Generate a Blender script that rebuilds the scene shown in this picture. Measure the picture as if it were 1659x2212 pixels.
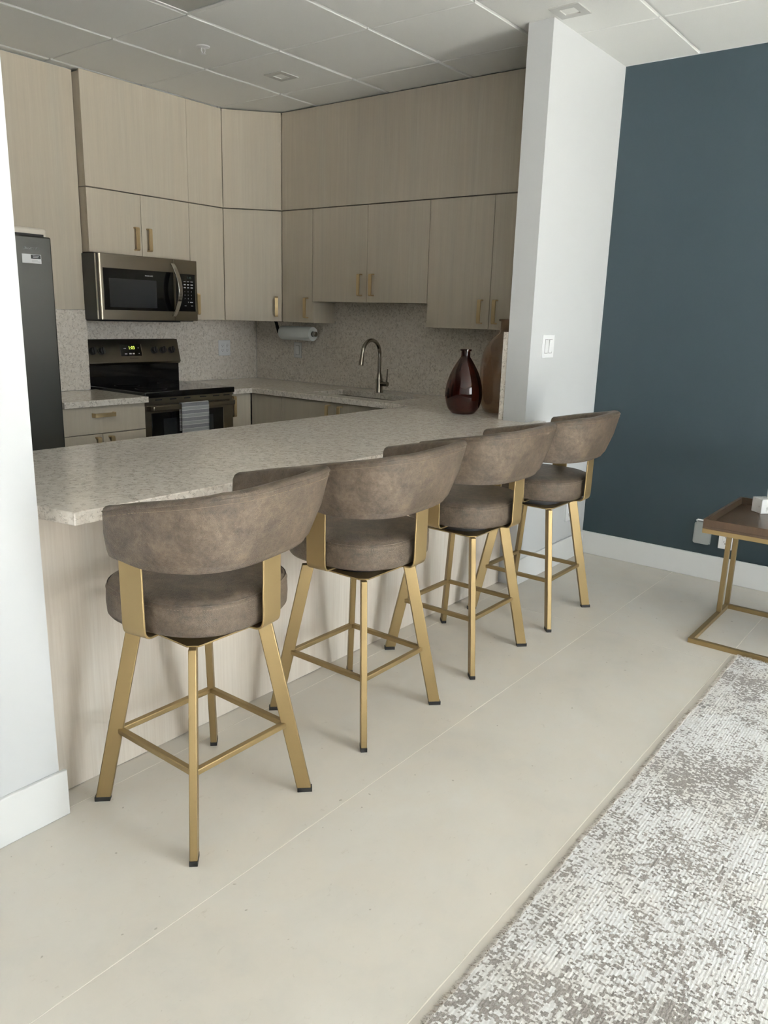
import bpy, bmesh, math, random
from mathutils import Vector, Matrix
random.seed(7)
PI = math.pi
for o in list(bpy.data.objects): bpy.data.objects.remove(o)
S = bpy.context.scene; COL = S.collection

# ------------------------------------------------------------------ camera
yaw, pitch, roll = math.radians(37.6459), math.radians(-14.1055), math.radians(1.6882)
F = Vector((math.cos(pitch)*math.cos(yaw), math.cos(pitch)*math.sin(yaw), math.sin(pitch)))
R0 = Vector((math.sin(yaw), -math.cos(yaw), 0)); U0 = R0.cross(F)
R1 = math.cos(roll)*R0 + math.sin(roll)*U0; U1 = -math.sin(roll)*R0 + math.cos(roll)*U0
cam = bpy.data.cameras.new('camera'); camo = bpy.data.objects.new('camera', cam); COL.objects.link(camo)
m = Matrix((R1, U1, -F)).transposed().to_4x4(); m.translation = Vector((-.2228, -.2571, 1.4082))
camo.matrix_world = m
cam.sensor_fit = 'HORIZONTAL'; cam.sensor_width = 36; cam.lens = 1686.98/1659*36; cam.clip_start = .05
S.camera = camo

# ------------------------------------------------------------------ world, light, exposure
S.view_settings.view_transform = 'Standard'; S.view_settings.look = 'None'
S.view_settings.gamma = 1; S.view_settings.use_curve_mapping = False
S.view_settings.exposure = 0.75
SKY, SUN = 9.3, 360.0
W = bpy.data.worlds.new('overcast_sky'); S.world = W; W.use_nodes = True
nt = W.node_tree; nt.nodes.clear()
wo = nt.nodes.new('ShaderNodeOutputWorld'); bg = nt.nodes.new('ShaderNodeBackground')
tc = nt.nodes.new('ShaderNodeTexCoord'); sp = nt.nodes.new('ShaderNodeSeparateXYZ'); cr = nt.nodes.new('ShaderNodeValToRGB')
nt.links.new(tc.outputs['Generated'], sp.inputs[0]); nt.links.new(sp.outputs['Z'], cr.inputs[0])
cr.color_ramp.elements[0].position = -0.02; cr.color_ramp.elements[0].color = (.92, .93, .92, 1)
cr.color_ramp.elements[1].position = 0.06; cr.color_ramp.elements[1].color = (.86, .945, 1.0, 1)
nt.links.new(cr.outputs[0], bg.inputs[0]); bg.inputs[1].default_value = SKY
nt.links.new(bg.outputs[0], wo.inputs[0])
# window openings of the living room (behind the camera): (x0, x1, z0, z1) in the wall at Y = YREAR
YREAR = -3.3
WINS = [(1.30, 2.80, .10, 2.42)]
sun = bpy.data.lights.new('sun', 'SUN'); sun.energy = SUN; sun.angle = math.radians(1.5); sun.color = (.93, .965, 1)
suno = bpy.data.objects.new('sun', sun); COL.objects.link(suno)
# high sun from the window side: it reaches only the terrace and the floor just inside the glass, behind the camera
suno.rotation_euler = Vector((-.62, .60, -.50)).to_track_quat('-Z', 'Y').to_euler()
for x0, x1, z0, z1 in WINS:                       # daylight portals that sit in the real openings
    l = bpy.data.lights.new('window_portal', 'AREA'); l.shape = 'RECTANGLE'; l.size = x1-x0; l.size_y = z1-z0
    l.cycles.is_portal = True
    lo = bpy.data.objects.new('window_portal', l); COL.objects.link(lo)
    lo.location = ((x0+x1)/2, YREAR-.06, (z0+z1)/2); lo.rotation_euler = (PI/2, 0, 0)

# ------------------------------------------------------------------ materials
def srgb(r, g, b):
    f = lambda c: (c/255/12.92) if c/255 <= .04045 else ((c/255+.055)/1.055)**2.4
    return (f(r), f(g), f(b), 1)
class Mat:
    def __init__(s, name, color=(.8,.8,.8,1), rough=.5, metal=0., spec=.5, **kw):
        s.m = bpy.data.materials.new(name); s.m.use_nodes = True; s.t = s.m.node_tree
        s.b = s.t.nodes['Principled BSDF']; s.b.inputs['Base Color'].default_value = color
        s.b.inputs['Roughness'].default_value = rough; s.b.inputs['Metallic'].default_value = metal
        s.b.inputs['Specular IOR Level'].default_value = spec
        for k, v in kw.items(): s.b.inputs[k.replace('_', ' ')].default_value = v
    def n(s, typ, **kw):
        nd = s.t.nodes.new(typ)
        for k, v in kw.items(): setattr(nd, k, v)
        return nd
    def l(s, a, b): s.t.links.new(a, b)
    def coord(s, scale=(1,1,1), kind='Object'):
        c = s.n('ShaderNodeTexCoord'); mp = s.n('ShaderNodeMapping'); mp.inputs['Scale'].default_value = scale
        s.l(c.outputs[kind], mp.inputs[0]); return mp.outputs[0]
    def noise(s, vec, scale, detail=3, rough=.55, dist=0):
        nd = s.n('ShaderNodeTexNoise'); nd.inputs['Scale'].default_value = scale; nd.inputs['Detail'].default_value = detail
        nd.inputs['Roughness'].default_value = rough; nd.inputs['Distortion'].default_value = dist; s.l(vec, nd.inputs['Vector']); return nd.outputs['Fac']
    def ramp(s, fac, stops):
        r = s.n('ShaderNodeValToRGB'); e = r.color_ramp.elements
        while len(e) < len(stops): e.new(.5)
        for i, (p, c) in enumerate(stops): e[i].position = p; e[i].color = c if len(c) == 4 else (*c, 1)
        s.l(fac, r.inputs[0]); return r.outputs[0]
    def mix(s, fac, a, b, mode='MIX'):
        x = s.n('ShaderNodeMix', data_type='RGBA', blend_type=mode)
        for sock, v in ((x.inputs[0], fac), (x.inputs[6], a), (x.inputs[7], b)):
            if isinstance(v, (int, float)): sock.default_value = v
            elif isinstance(v, tuple): sock.default_value = v
            else: s.l(v, sock)
        return x.outputs[2]
    def math(s, op, a, b=None):
        x = s.n('ShaderNodeMath', operation=op)
        for i, v in enumerate((a, b)):
            if v is None: continue
            if isinstance(v, (int, float)): x.inputs[i].default_value = v
            else: s.l(v, x.inputs[i])
        return x.outputs[0]
    def base(s, c): s.l(c, s.b.inputs['Base Color']); return s
    def bump(s, h, strength=.2, dist=.002):
        b = s.n('ShaderNodeBump'); b.inputs['Strength'].default_value = strength; b.inputs['Distance'].default_value = dist
        s.l(h, b.inputs['Height']); s.l(b.outputs[0], s.b.inputs['Normal']); return s

def wood(name, c1, c2, c3):
    M = Mat(name, rough=.5, spec=.3)
    v = M.coord((70, 70, 1.6)); fine = M.noise(v, 2.2, 5, .65); v2 = M.coord((9, 9, .35)); big = M.noise(v2, 1.0, 3)
    soft = M.math('ADD', M.math('MULTIPLY', fine, .45), M.math('MULTIPLY', M.noise(M.coord((22, 22, .9)), 1.6, 4, .6), .55))
    col = M.ramp(soft, [(.32, c1), (.52, c2), (.70, c3)])
    col2 = M.mix(M.ramp(big, [(.35, (0,0,0,1)), (.65, (1,1,1,1))]), col, M.mix(1, col, (1.03, .985, .95, 1), 'MULTIPLY'))
    M.base(M.mix(M.ramp(big, [(.3, (.0,)*3), (.75, (.35,)*3)]), col2, c3))
    M.bump(fine, .04, .0006); return M.m
M_wood = wood('pale_oak_laminate', srgb(184,176,161), srgb(192,184,168), srgb(199,192,177))
M_panelwood = wood('whitewashed_oak_laminate', srgb(192,182,169), srgb(204,196,184), srgb(213,207,197))

def quartz(name):
    M = Mat(name, rough=.12, spec=.5)
    v = M.coord()
    w = M.n('ShaderNodeTexNoise'); w.inputs['Scale'].default_value = 40; w.inputs['Detail'].default_value = 3; M.l(v, w.inputs['Vector'])
    add = M.n('ShaderNodeVectorMath', operation='MULTIPLY_ADD'); M.l(w.outputs['Color'], add.inputs[0]); add.inputs[1].default_value = (.06,.06,.06); M.l(v, add.inputs[2])
    vo = M.n('ShaderNodeTexVoronoi', feature='DISTANCE_TO_EDGE'); vo.inputs['Scale'].default_value = 64; M.l(add.outputs[0], vo.inputs['Vector'])
    vc = M.n('ShaderNodeTexVoronoi'); vc.inputs['Scale'].default_value = 64; M.l(add.outputs[0], vc.inputs['Vector'])
    vein = M.ramp(vo.outputs['Distance'], [(.0, (1,)*3), (.06, (.75,)*3), (.14, (0,)*3)])
    mask = M.ramp(M.noise(v, 60, 3, .6), [(.49, (0,)*3), (.60, (1,)*3)])
    cell = M.ramp(vc.outputs['Color'], [(.2, srgb(224,215,203)), (.5, srgb(230,222,211)), (.85, srgb(238,231,221))])
    sepc = M.n('ShaderNodeSeparateColor'); M.l(vc.outputs['Color'], sepc.inputs[0])
    flake = M.ramp(sepc.outputs[1], [(.0, (1,)*3), (.07, (1,)*3), (.10, (0,)*3)])
    c = M.mix(M.math('MULTIPLY', M.math('MULTIPLY', vein, mask), .6), cell, srgb(136,123,108))
    c = M.mix(M.math('MULTIPLY', flake, .16), c, srgb(160,151,137))
    M.base(c); return M.m
M_quartz = quartz('beige_fleck_quartz')

def paint(name, c, rough=.6, bump=.05):
    M = Mat(name, c, rough, spec=.3); M.bump(M.noise(M.coord(), 260, 2), bump, .001); return M.m
M_white = paint('white_wall_paint', srgb(204,205,205))
M_trim = paint('white_gloss_trim', srgb(224,224,222), .35, .01)
M_teal = paint('dark_teal_wall_paint', srgb(37,49,54), .55, .08)
def ceil_mat():
    M = Mat('fissured_ceiling_tile', srgb(214,213,208), .9, spec=.1)
    n = M.noise(M.coord(), 420, 3, .7)
    M.base(M.ramp(n, [(.3, srgb(230,230,225)), (.6, srgb(241,241,237))])); M.bump(n, .25, .001); return M.m
M_ceil = ceil_mat()
M_tbar = Mat('white_grid_metal', srgb(232,232,228), .4).m
def floor_mat():
    M = Mat('cream_porcelain', rough=.42, spec=.35)
    v = M.coord(); a = M.noise(v, 1.6, 6, .6, .4); b = M.noise(M.coord((3, 6, 1)), 9, 5, .7, 1.2); c = M.noise(v, 60, 2)
    col = M.ramp(a, [(.3, srgb(197,192,183)), (.5, srgb(206,201,192)), (.7, srgb(211,207,199))])
    col = M.mix(M.math('MULTIPLY', M.ramp(M.noise(v, 7, 4, .6, .6), [(.42, (0,)*3), (.58, (1,)*3)]), .4), col, srgb(209,201,189))
    st = M.ramp(b, [(.29, (1,)*3), (.37, (0,)*3)])
    col = M.mix(M.math('MULTIPLY', st, .26), col, srgb(160,150,134))
    sp_ = M.ramp(M.noise(v, 46, 1, .5), [(.20, (1,)*3), (.235, (0,)*3)])
    col = M.mix(M.math('MULTIPLY', sp_, .5), col, srgb(130,120,104))
    M.base(col); M.bump(c, .03, .001); return M.m
M_floor = floor_mat()
M_grout = Mat('pale_grout', srgb(238,233,222), .8).m
def rug_mat():
    M = Mat('distressed_rug_pile', rough=.85, spec=.15)
    M.b.inputs['Sheen Weight'].default_value = .25
    v0 = M.coord((1,1,1))
    # yarn cells: snap the coordinates to knot size so that patches get blocky edges
    sn = M.n('ShaderNodeVectorMath', operation='SNAP'); sn.inputs[1].default_value = (.0052, .0058, 1)
    wv = M.n('ShaderNodeTexNoise'); wv.inputs['Scale'].default_value = 110; M.l(v0, wv.inputs['Vector'])
    ad = M.n('ShaderNodeVectorMath', operation='MULTIPLY_ADD'); M.l(wv.outputs['Color'], ad.inputs[0]); ad.inputs[1].default_value = (.011,.011,0); M.l(v0, ad.inputs[2])
    M.l(ad.outputs[0], sn.inputs[0])
    def sc(s_):
        mp = M.n('ShaderNodeMapping'); mp.inputs['Scale'].default_value = s_; M.l(sn.outputs[0], mp.inputs[0]); return mp.outputs[0]
    fine = M.noise(sc((1.3,.8,1)), 82, 2, .65); mid = M.noise(sc((1,.8,1)), 11, 3, .6); big = M.noise(v0, 2.6, 3, .55)
    s1 = M.math('ADD', M.math('MULTIPLY', fine, .80), M.math('MULTIPLY', mid, .34))
    s2 = M.math('ADD', s1, M.math('MULTIPLY', big, .46))
    mask = M.ramp(s2, [(.822, (0,)*3), (.830, (1,)*3)])
    tone = M.ramp(M.noise(v0, 5, 2), [(.35, srgb(122,116,112)), (.6, srgb(146,140,134))])
    tone = M.mix(.55, tone, M.ramp(M.noise(M.coord((1,2,1)), 160, 2, .7), [(.35, srgb(88,82,77)), (.65, srgb(172,166,160))]))
    sxyz = M.n('ShaderNodeSeparateXYZ'); M.l(v0, sxyz.inputs[0]); lines = None
    for y0_ in (1.285, .985, .62):               # plain woven border lines run along the long side
        cmp_ = M.n('ShaderNodeMath', operation='COMPARE'); M.l(sxyz.outputs['Y'], cmp_.inputs[0]); cmp_.inputs[1].default_value = y0_; cmp_.inputs[2].default_value = .0042
        lines = cmp_.outputs[0] if lines is None else M.math('MAXIMUM', lines, cmp_.outputs[0])
    mask = M.math('MULTIPLY', mask, M.math('SUBTRACT', 1.0, M.math('MULTIPLY', lines, .6)))
    tint = M.ramp(M.noise(v0, 3.1, 2), [(.5, srgb(228,227,226)), (.62, srgb(224,220,214)), (.7, srgb(225,224,223))])
    rib = M.n('ShaderNodeTexWave'); rib.wave_type = 'BANDS'; rib.bands_direction = 'Y'; rib.inputs['Scale'].default_value = 36; rib.inputs['Distortion'].default_value = 2.0; rib.inputs['Detail'].default_value = 2; M.l(v0, rib.inputs['Vector'])
    light = M.mix(.22, tint, M.ramp(rib.outputs['Fac'], [(0, srgb(196,194,192)), (1, srgb(246,246,245))]))
    half = M.ramp(M.noise(sc((1,.7,1)), 95, 1), [(.52, (0,)*3), (.56, (.5,)*3)])
    light = M.mix(half, light, srgb(190,186,182))
    M.base(M.mix(mask, light, tone))
    h = M.math('ADD', M.math('MULTIPLY', rib.outputs['Fac'], .5), M.noise(M.coord((1, 2.2, 1)), 210, 3, .7))
    M.bump(h, .75, .003); return M.m
M_rug = rug_mat()
M_rugedge = Mat('rug_yarn', srgb(206,200,192), .9, spec=.1).m
M_rugedge_dark = Mat('rug_yarn_taupe', srgb(140,128,116), .9, spec=.1).m
def leather():
    M = Mat('mottled_taupe_leather', rough=.43, spec=.45)
    v = M.coord(); a = M.noise(v, 13, 5, .7, .5); b = M.noise(v, 70, 4, .75)
    mx = M.math('ADD', M.math('MULTIPLY', a, .6), M.math('MULTIPLY', b, .4))
    M.base(M.ramp(mx, [(.36, srgb(50,41,33)), (.5, srgb(76,65,53)), (.66, srgb(102,88,73))]))
    vo = M.n('ShaderNodeTexVoronoi', feature='DISTANCE_TO_EDGE'); vo.inputs['Scale'].default_value = 260
    mp = M.coord((1, 1, 1.8)); dn = M.n('ShaderNodeTexNoise'); dn.inputs['Scale'].default_value = 30; M.l(mp, dn.inputs['Vector'])
    ad = M.n('ShaderNodeVectorMath', operation='MULTIPLY_ADD'); M.l(dn.outputs['Color'], ad.inputs[0]); ad.inputs[1].default_value = (.03,.03,.03); M.l(mp, ad.inputs[2]); M.l(ad.outputs[0], vo.inputs['Vector'])
    h = M.ramp(vo.outputs['Distance'], [(0, (0,)*3), (.25, (1,)*3)])
    M.bump(h, .55, .0014); return M.m
M_leather = leather()
M_stitch = Mat('tan_stitching_thread', srgb(112,99,84), .7).m
def gold():
    M = Mat('satin_gold_metal', srgb(146,126,88), .45, .72, spec=.5)
    M.bump(M.noise(M.coord(), 700, 2), .05, .0006); return M.m
M_gold = gold()
M_brass = Mat('brushed_brass', srgb(205,182,140), .38, .7).m
M_rubber = Mat('black_rubber', srgb(18,17,17), .6).m
def steel(name, c, r, ani=(1, 1, 180)):
    M = Mat(name, c, r, 1.0); M.bump(M.noise(M.coord(ani), 6, 3), .04, .0005); return M.m
M_steel = steel('brushed_stainless', srgb(132,124,110), .34)
M_steel_dark = steel('dark_stainless', srgb(120,113,102), .36)
M_chrome = Mat('polished_steel', srgb(205,203,198), .12, 1.0).m
M_nickel = Mat('brushed_nickel', srgb(150,144,134), .25, 1.0).m
M_blackgloss = Mat('black_glass', srgb(9,9,10), .07, spec=.5).m
M_blackmatte = Mat('black_enamel', srgb(20,20,21), .35).m
M_mwglass = Mat('smoked_oven_glass', srgb(38,39,41), .12).m
M_graphite = steel('graphite_steel', srgb(90,90,87), .42, (90, 90, 1))
M_cream = Mat('cream_enamel', srgb(222,214,200), .45).m
M_plastic = Mat('white_plastic', srgb(240,240,240), .3).m
M_slot = Mat('dark_slot', srgb(60,58,55), .5).m
M_paper = paint('paper_towel_sheet', srgb(226,230,228), .95, .3)
M_print = Mat('pale_grey_print', srgb(190,190,190), .5).m
M_printd = Mat('dark_grey_print', srgb(58,56,52), .5).m
def led():
    M = Mat('green_led_digits', srgb(30,40,10), .4); M.b.inputs['Emission Color'].default_value = (.62, .95, .12, 1); M.b.inputs['Emission Strength'].default_value = 1.1; return M.m
M_led = led()
M_leddim = Mat('dim_green_digits', srgb(70,96,84), .4).m
def glass(name, c, rough, trans=1.0):
    return Mat(name, c, rough, 0, .5, Transmission_Weight=trans, IOR=1.45).m
M_redglass = glass('oxblood_glass', srgb(104,40,24), .03, .92)
M_amberglass = glass('smoky_amber_glass', srgb(206,184,164), .06, .93)
M_clearcover = glass('clear_grey_plastic', srgb(205,210,208), .15, .75)
M_tabletop = wood('dark_walnut_veneer', srgb(56,43,32), srgb(66,52,40), srgb(76,61,48))
M_tabletop.node_tree.nodes['Principled BSDF'].inputs['Roughness'].default_value = .32
def marble():
    M = Mat('white_marble', rough=.25); v = M.coord(); a = M.noise(v, 14, 5, .6, 2.0)
    M.base(M.ramp(a, [(.36, srgb(196,194,190)), (.42, srgb(236,235,232)), (1, srgb(242,241,239))])); return M.m
M_marble = marble()
def towel_mat():
    M = Mat('striped_dishcloth', rough=.9, spec=.1)
    c = M.n('ShaderNodeTexCoord'); s_ = M.n('ShaderNodeSeparateXYZ'); M.l(c.outputs['Object'], s_.inputs[0])
    z = M.math('FRACT', M.math('MULTIPLY', M.math('ADD', s_.outputs['Z'], 2.0), 21.5), None)
    col = M.ramp(z, [(0, srgb(128,130,136)), (.47, srgb(128,130,136)), (.48, srgb(222,222,220)), (.55, srgb(222,222,220)), (.56, srgb(160,161,165)), (.93, srgb(166,166,169)), (.94, srgb(222,222,220))])
    M.base(M.mix(.25, col, M.ramp(M.noise(M.coord((1,1,1)), 500, 2), [(.3, srgb(110,110,112)), (.7, srgb(220,220,220))]))); return M.m
M_towel = towel_mat()
M_lens = Mat('frosted_lens_off', srgb(150,152,146), .3, spec=.6).m
M_trimplate = Mat('light_grey_trim_plate', srgb(188,188,183), .5).m
M_bulb = Mat('white_baffle', srgb(248,247,243), .4).m

# ------------------------------------------------------------------ mesh helpers
class MB:
    def __init__(s): s.v = []; s.f = []
    def add(s, vs, fs):
        o = len(s.v); s.v += [tuple(map(float, p)) for p in vs]; s.f += [tuple(i+o for i in f) for f in fs]; return s
    def box(s, x0, y0, z0, x1, y1, z1):
        x0, x1 = sorted((x0, x1)); y0, y1 = sorted((y0, y1)); z0, z1 = sorted((z0, z1))
        return s.add([(x0,y0,z0),(x1,y0,z0),(x1,y1,z0),(x0,y1,z0),(x0,y0,z1),(x1,y0,z1),(x1,y1,z1),(x0,y1,z1)],
                     [(0,3,2,1),(4,5,6,7),(0,1,5,4),(1,2,6,5),(2,3,7,6),(3,0,4,7)])
    def prism(s, poly, z0, z1):
        n = len(poly); vs = [(x,y,z0) for x,y in poly]+[(x,y,z1) for x,y in poly]
        return s.add(vs, [tuple(range(n))[::-1], tuple(range(n,2*n))]+[(i,(i+1)%n,n+(i+1)%n,n+i) for i in range(n)])
    def lathe(s, prof, c=(0,0,0), seg=32, cap=True):
        vs = []; fs = []; n = len(prof)
        for r, z in prof:
            for k in range(seg):
                a = 2*PI*k/seg; vs.append((c[0]+r*math.cos(a), c[1]+r*math.sin(a), c[2]+z))
        for i in range(n-1):
            for k in range(seg): k2 = (k+1)%seg; fs.append((i*seg+k, i*seg+k2, (i+1)*seg+k2, (i+1)*seg+k))
        if cap: fs.append(tuple(range(seg))[::-1]); fs.append(tuple((n-1)*seg+k for k in range(seg)))
        return s.add(vs, fs)
    def tube(s, path, r, seg=12, cap=True):
        P = [Vector(p) for p in path]; vs = []; fs = []; n = len(P); up = None
        for i, p in enumerate(P):
            d = ((P[i+1]-P[i]) if i < n-1 else (P[i]-P[i-1])) if i in (0, n-1) else (P[i+1]-P[i-1])
            d.normalize()
            if up is None: up = Vector((0,0,1)) if abs(d.z) < .9 else Vector((1,0,0))
            a = d.cross(up).normalized(); up = a.cross(d).normalized()
            rr = r[i] if isinstance(r, (list, tuple)) else r
            for k in range(seg):
                t = 2*PI*k/seg; vs.append(p + a*rr*math.cos(t) + up*rr*math.sin(t))
        for i in range(n-1):
            for k in range(seg): k2 = (k+1)%seg; fs.append((i*seg+k, i*seg+k2, (i+1)*seg+k2, (i+1)*seg+k))
        if cap: fs.append(tuple(range(seg))[::-1]); fs.append(tuple((n-1)*seg+k for k in range(seg)))
        return s.add(vs, fs)
    def ribbon(s, pts, thick, wvec, w):
        """flat bar of width w along wvec following pts (3D, in a plane normal to wvec)"""
        P = [Vector(p) for p in pts]; wv = Vector(wvec).normalized(); n = len(P); vs = []; fs = []
        for i, p in enumerate(P):
            d0 = (P[i]-P[i-1]).normalized() if i > 0 else None; d1 = (P[i+1]-P[i]).normalized() if i < n-1 else None
            d0 = d0 or d1; d1 = d1 or d0; d = (d0+d1).normalized(); nn = wv.cross(d).normalized()
            k = thick/2/max(.35, math.sqrt((1+d0.dot(d1))/2))
            for a, b in ((-1,-1),(1,-1),(1,1),(-1,1)): vs.append(p + nn*k*a + wv*w/2*b)
        for i in range(n-1):
            for k in range(4): k2 = (k+1)%4; fs.append((i*4+k, i*4+k2, (i+1)*4+k2, (i+1)*4+k))
        fs += [(3,2,1,0), tuple((n-1)*4+k for k in range(4))]
        return s.add(vs, fs)
    def loops(s, rings, closed=True, cap=True):
        n = len(rings[0]); o = len(s.v); vs = [p for r in rings for p in r]; fs = []
        for i in range(len(rings)-1):
            for k in range(n if closed else n-1):
                k2 = (k+1)%n; fs.append((i*n+k, i*n+k2, (i+1)*n+k2, (i+1)*n+k))
        if cap: fs.append(tuple(range(n))[::-1]); fs.append(tuple((len(rings)-1)*n+k for k in range(n)))
        return s.add(vs, fs)
    def xf(s, M, start=0):
        s.v[start:] = [tuple(M @ Vector(p)) for p in s.v[start:]]; return s
    def mesh(s, name, mat, smooth=35):
        me = bpy.data.meshes.new(name); me.from_pydata(s.v, [], s.f)
        bm = bmesh.new(); bm.from_mesh(me); bmesh.ops.recalc_face_normals(bm, faces=bm.faces[:]); bm.to_mesh(me); bm.free()
        me.materials.append(mat)
        if smooth: me.polygons.foreach_set('use_smooth', [True]*len(me.polygons)); me.set_sharp_from_angle(angle=math.radians(smooth))
        return me
    def obj(s, name, mat, parent=None, bevel=0, smooth=35, loc=None):
        o = bpy.data.objects.new(name, s.mesh(name, mat, smooth)); COL.objects.link(o)
        if parent is not None: o.parent = parent
        if loc: o.location = loc
        if bevel:
            b = o.modifiers.new('bevel', 'BEVEL'); b.width = bevel; b.segments = 2; b.limit_method = 'ANGLE'; b.angle_limit = math.radians(50)
            b.harden_normals = False
        return o
def tag(o, label, cat, group=None, kind=None):
    o['label'] = label; o['category'] = cat
    if group: o['group'] = group
    if kind: o['kind'] = kind
    return o
def struct(o): o['kind'] = 'structure'; return o
def thing(name, loc, label, cat, group=None, rz=0):
    o = bpy.data.objects.new(name, None); COL.objects.link(o); o.location = loc; o.rotation_euler = (0,0,rz); o.empty_display_size = .1
    return tag(o, label, cat, group)
def B(*a): return MB().box(*a)
def arc(c, r, a0, a1, n, plane='xz', k=0):
    out = []
    for i in range(n+1):
        a = math.radians(a0+(a1-a0)*i/n); u, v = r*math.cos(a), r*math.sin(a)
        out.append((c[0]+u, c[1]+k, c[2]+v) if plane == 'xz' else ((c[0]+k, c[1]+u, c[2]+v) if plane == 'yz' else (c[0]+u, c[1]+v, c[2]+k)))
    return out
def text(name, body, size, loc, rot, mat, parent, depth=.0004, align='CENTER'):
    cu = bpy.data.curves.new(name, 'FONT'); cu.body = body; cu.size = size; cu.extrude = depth; cu.align_x = align; cu.align_y = 'CENTER'; cu.resolution_u = 2
    t = bpy.data.objects.new(name+'_tmp', cu); COL.objects.link(t)
    dg = bpy.context.evaluated_depsgraph_get(); me = bpy.data.meshes.new_from_object(t.evaluated_get(dg)); bpy.data.objects.remove(t)
    me.materials.clear(); me.materials.append(mat)
    o = bpy.data.objects.new(name, me); COL.objects.link(o); o.parent = parent
    o.location = loc; o.rotation_euler = rot; return o
FRONT_Y = (PI/2, 0, 0)          # text lying on a face that looks to -Y
def handle_mb(length=.135, width=.023, proj=.031, th=.008):
    """bar pull, vertical, centred on origin, face at -Y, foot plane y=0"""
    h = length/2; r = .008; p = [(0, 0, -h), (0, -(proj-r), -h)]
    p += [(0, -(proj-r)-r*math.sin(math.radians(a)), -h+r-r*math.cos(math.radians(a))) for a in (30, 60)] + [(0, -proj, -h+r)]
    p2 = [(x, y, -z) for x, y, z in p][::-1]
    return MB().ribbon(p+p2, th, (1,0,0), width)
HMESH = handle_mb().mesh('handle', M_brass)
def handle(parent, loc, rz=0, horizontal=False):
    o = bpy.data.objects.new('handle', HMESH); COL.objects.link(o); o.parent = parent; o.location = loc
    o.rotation_euler = (0, PI/2, 0) if horizontal else (0, 0, rz)
    return o

# ------------------------------------------------------------------ room shell
HC = 2.763; XT = 4.2886; YW = 1.6455; XL = .774
XMIN = -2.8
fl = struct(B(XMIN-.1, YREAR-.1, -.08, XT+.1, 4.68, -.0008).obj('floor', M_grout, smooth=0))
yj = [1.654+.59*k for k in range(-9, 6)]; xj = [3.143-3.0*k for k in (2, 1, 0, -1)]
for i in range(len(yj)-1):
    for j in range(len(xj)-1):
        x0, x1 = max(xj[j], XMIN), min(xj[j+1], XT); y0, y1 = max(yj[i], YREAR), min(yj[i+1], 4.56)
        if x1-x0 < .02 or y1-y0 < .02: continue
        t = B(x0+.0016, y0+.0016, -.012, x1-.0016, y1-.0016, 0).obj('floor_tile', M_floor, fl, smooth=0)
cl = struct(B(XMIN-.1, YREAR-.1, HC+.012, XT+.1, 4.68, HC+.1).obj('ceiling', M_tbar, smooth=0))
G = .61; GX, GY = 3.6802, 3.6814
tile_mesh = {}
def ctile(x0, y0, x1, y1):
    gx, e = .0045, .008
    w, d = x1-x0, y1-y0; key = (round(w,3), round(d,3))
    if key not in tile_mesh:
        mb = MB(); a, b = w/2-gx, d/2-.011
        mb.loops([[(-a,-b,.012),(a,-b,.012),(a,b,.012),(-a,b,.012)], [(-a,-b,.003),(a,-b,.003),(a,b,.003),(-a,b,.003)],
                  [(-a+.003,-b+.003,0),(a-.003,-b+.003,0),(a-.003,b-.003,0),(-a+.003,b-.003,0)]])
        tile_mesh[key] = mb.mesh('ceiling_tile', M_ceil, 0)
    o = bpy.data.objects.new('ceiling_tile', tile_mesh[key]); COL.objects.link(o); o.parent = cl; o.location = ((x0+x1)/2, (y0+y1)/2, HC); return o
gxs = [GX+G*k for k in range(-11, 2)]; gys = [GY+G*k for k in range(-12, 3)]
gxs = [XMIN]+[x for x in gxs if x > XMIN+.05 and x < XT-.01]+[XT]; gys = [YREAR]+[y for y in gys if y > YREAR+.05 and y < 4.5]+[4.56]
TROF = (2.46, 2.461, .61)
for i in range(len(gxs)-1):
    for j in range(len(gys)-1):
        x0, x1, y0, y1 = gxs[i], gxs[i+1], gys[j], gys[j+1]
        if abs(x1-2.4602) < .02 and abs(y1-3.0714) < .02: continue          # the light panel sits here
        ctile(x0, y0, x1, y1)
# walls
struct(B(-9, -12, -.12, 12, YREAR-.12, -.04).obj('floor_terrace', Mat('pale_terrace_stone', srgb(214,208,196), .8).m, smooth=0))
struct(B(XMIN, YW-.0055, 0, XL, 1.76, HC).obj('wall_left', M_white))
struct(B(3.417, YW, 0, XT, 1.776, HC).obj('wall_stub', M_white))
struct(B(XT, YREAR, 0, XT+.1, 1.776, HC).obj('wall_right', M_teal))
struct(B(4.24, 1.776, 0, XT+.1, 4.56, HC).obj('wall_sink', M_white))
struct(B(XMIN, 4.54, 0, XT+.1, 4.66, HC).obj('wall_back', M_white))
struct(B(1.0, 4.372, 0, 2.612, 4.54, HC).obj('wall_chase', M_white))
struct(B(XMIN-.1, YREAR, 0, XMIN, 4.66, HC).obj('wall_far_left', M_white))
mb = MB(); xs = [XMIN-.1]+[a for w in sorted(WINS) for a in w[:2]]+[XT+.1]
for i in range(0, len(xs), 2): mb.box(xs[i], YREAR-.12, 0, xs[i+1], YREAR, HC)
for x0, x1, z0, z1 in WINS: mb.box(x0, YREAR-.12, 0, x1, YREAR, z0); mb.box(x0, YREAR-.12, z1, x1, YREAR, HC)
struct(mb.obj('wall_window', M_white, smooth=0))
for k, (x0, x1, z0, z1) in enumerate(sorted(WINS)):
    mb = MB(); f = .045
    for a in ((x0, z0, x0+f, z1), (x1-f, z0, x1, z1), (x0, z0, x1, z0+f), (x0, z1-f, x1, z1), ((x0+x1)/2-.02, z0, (x0+x1)/2+.02, z1)):
        mb.box(a[0], YREAR-.05, a[1], a[2], YREAR-.01, a[3])
    struct(mb.obj('window_%d' % (k+1), M_trim, smooth=0))
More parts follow.
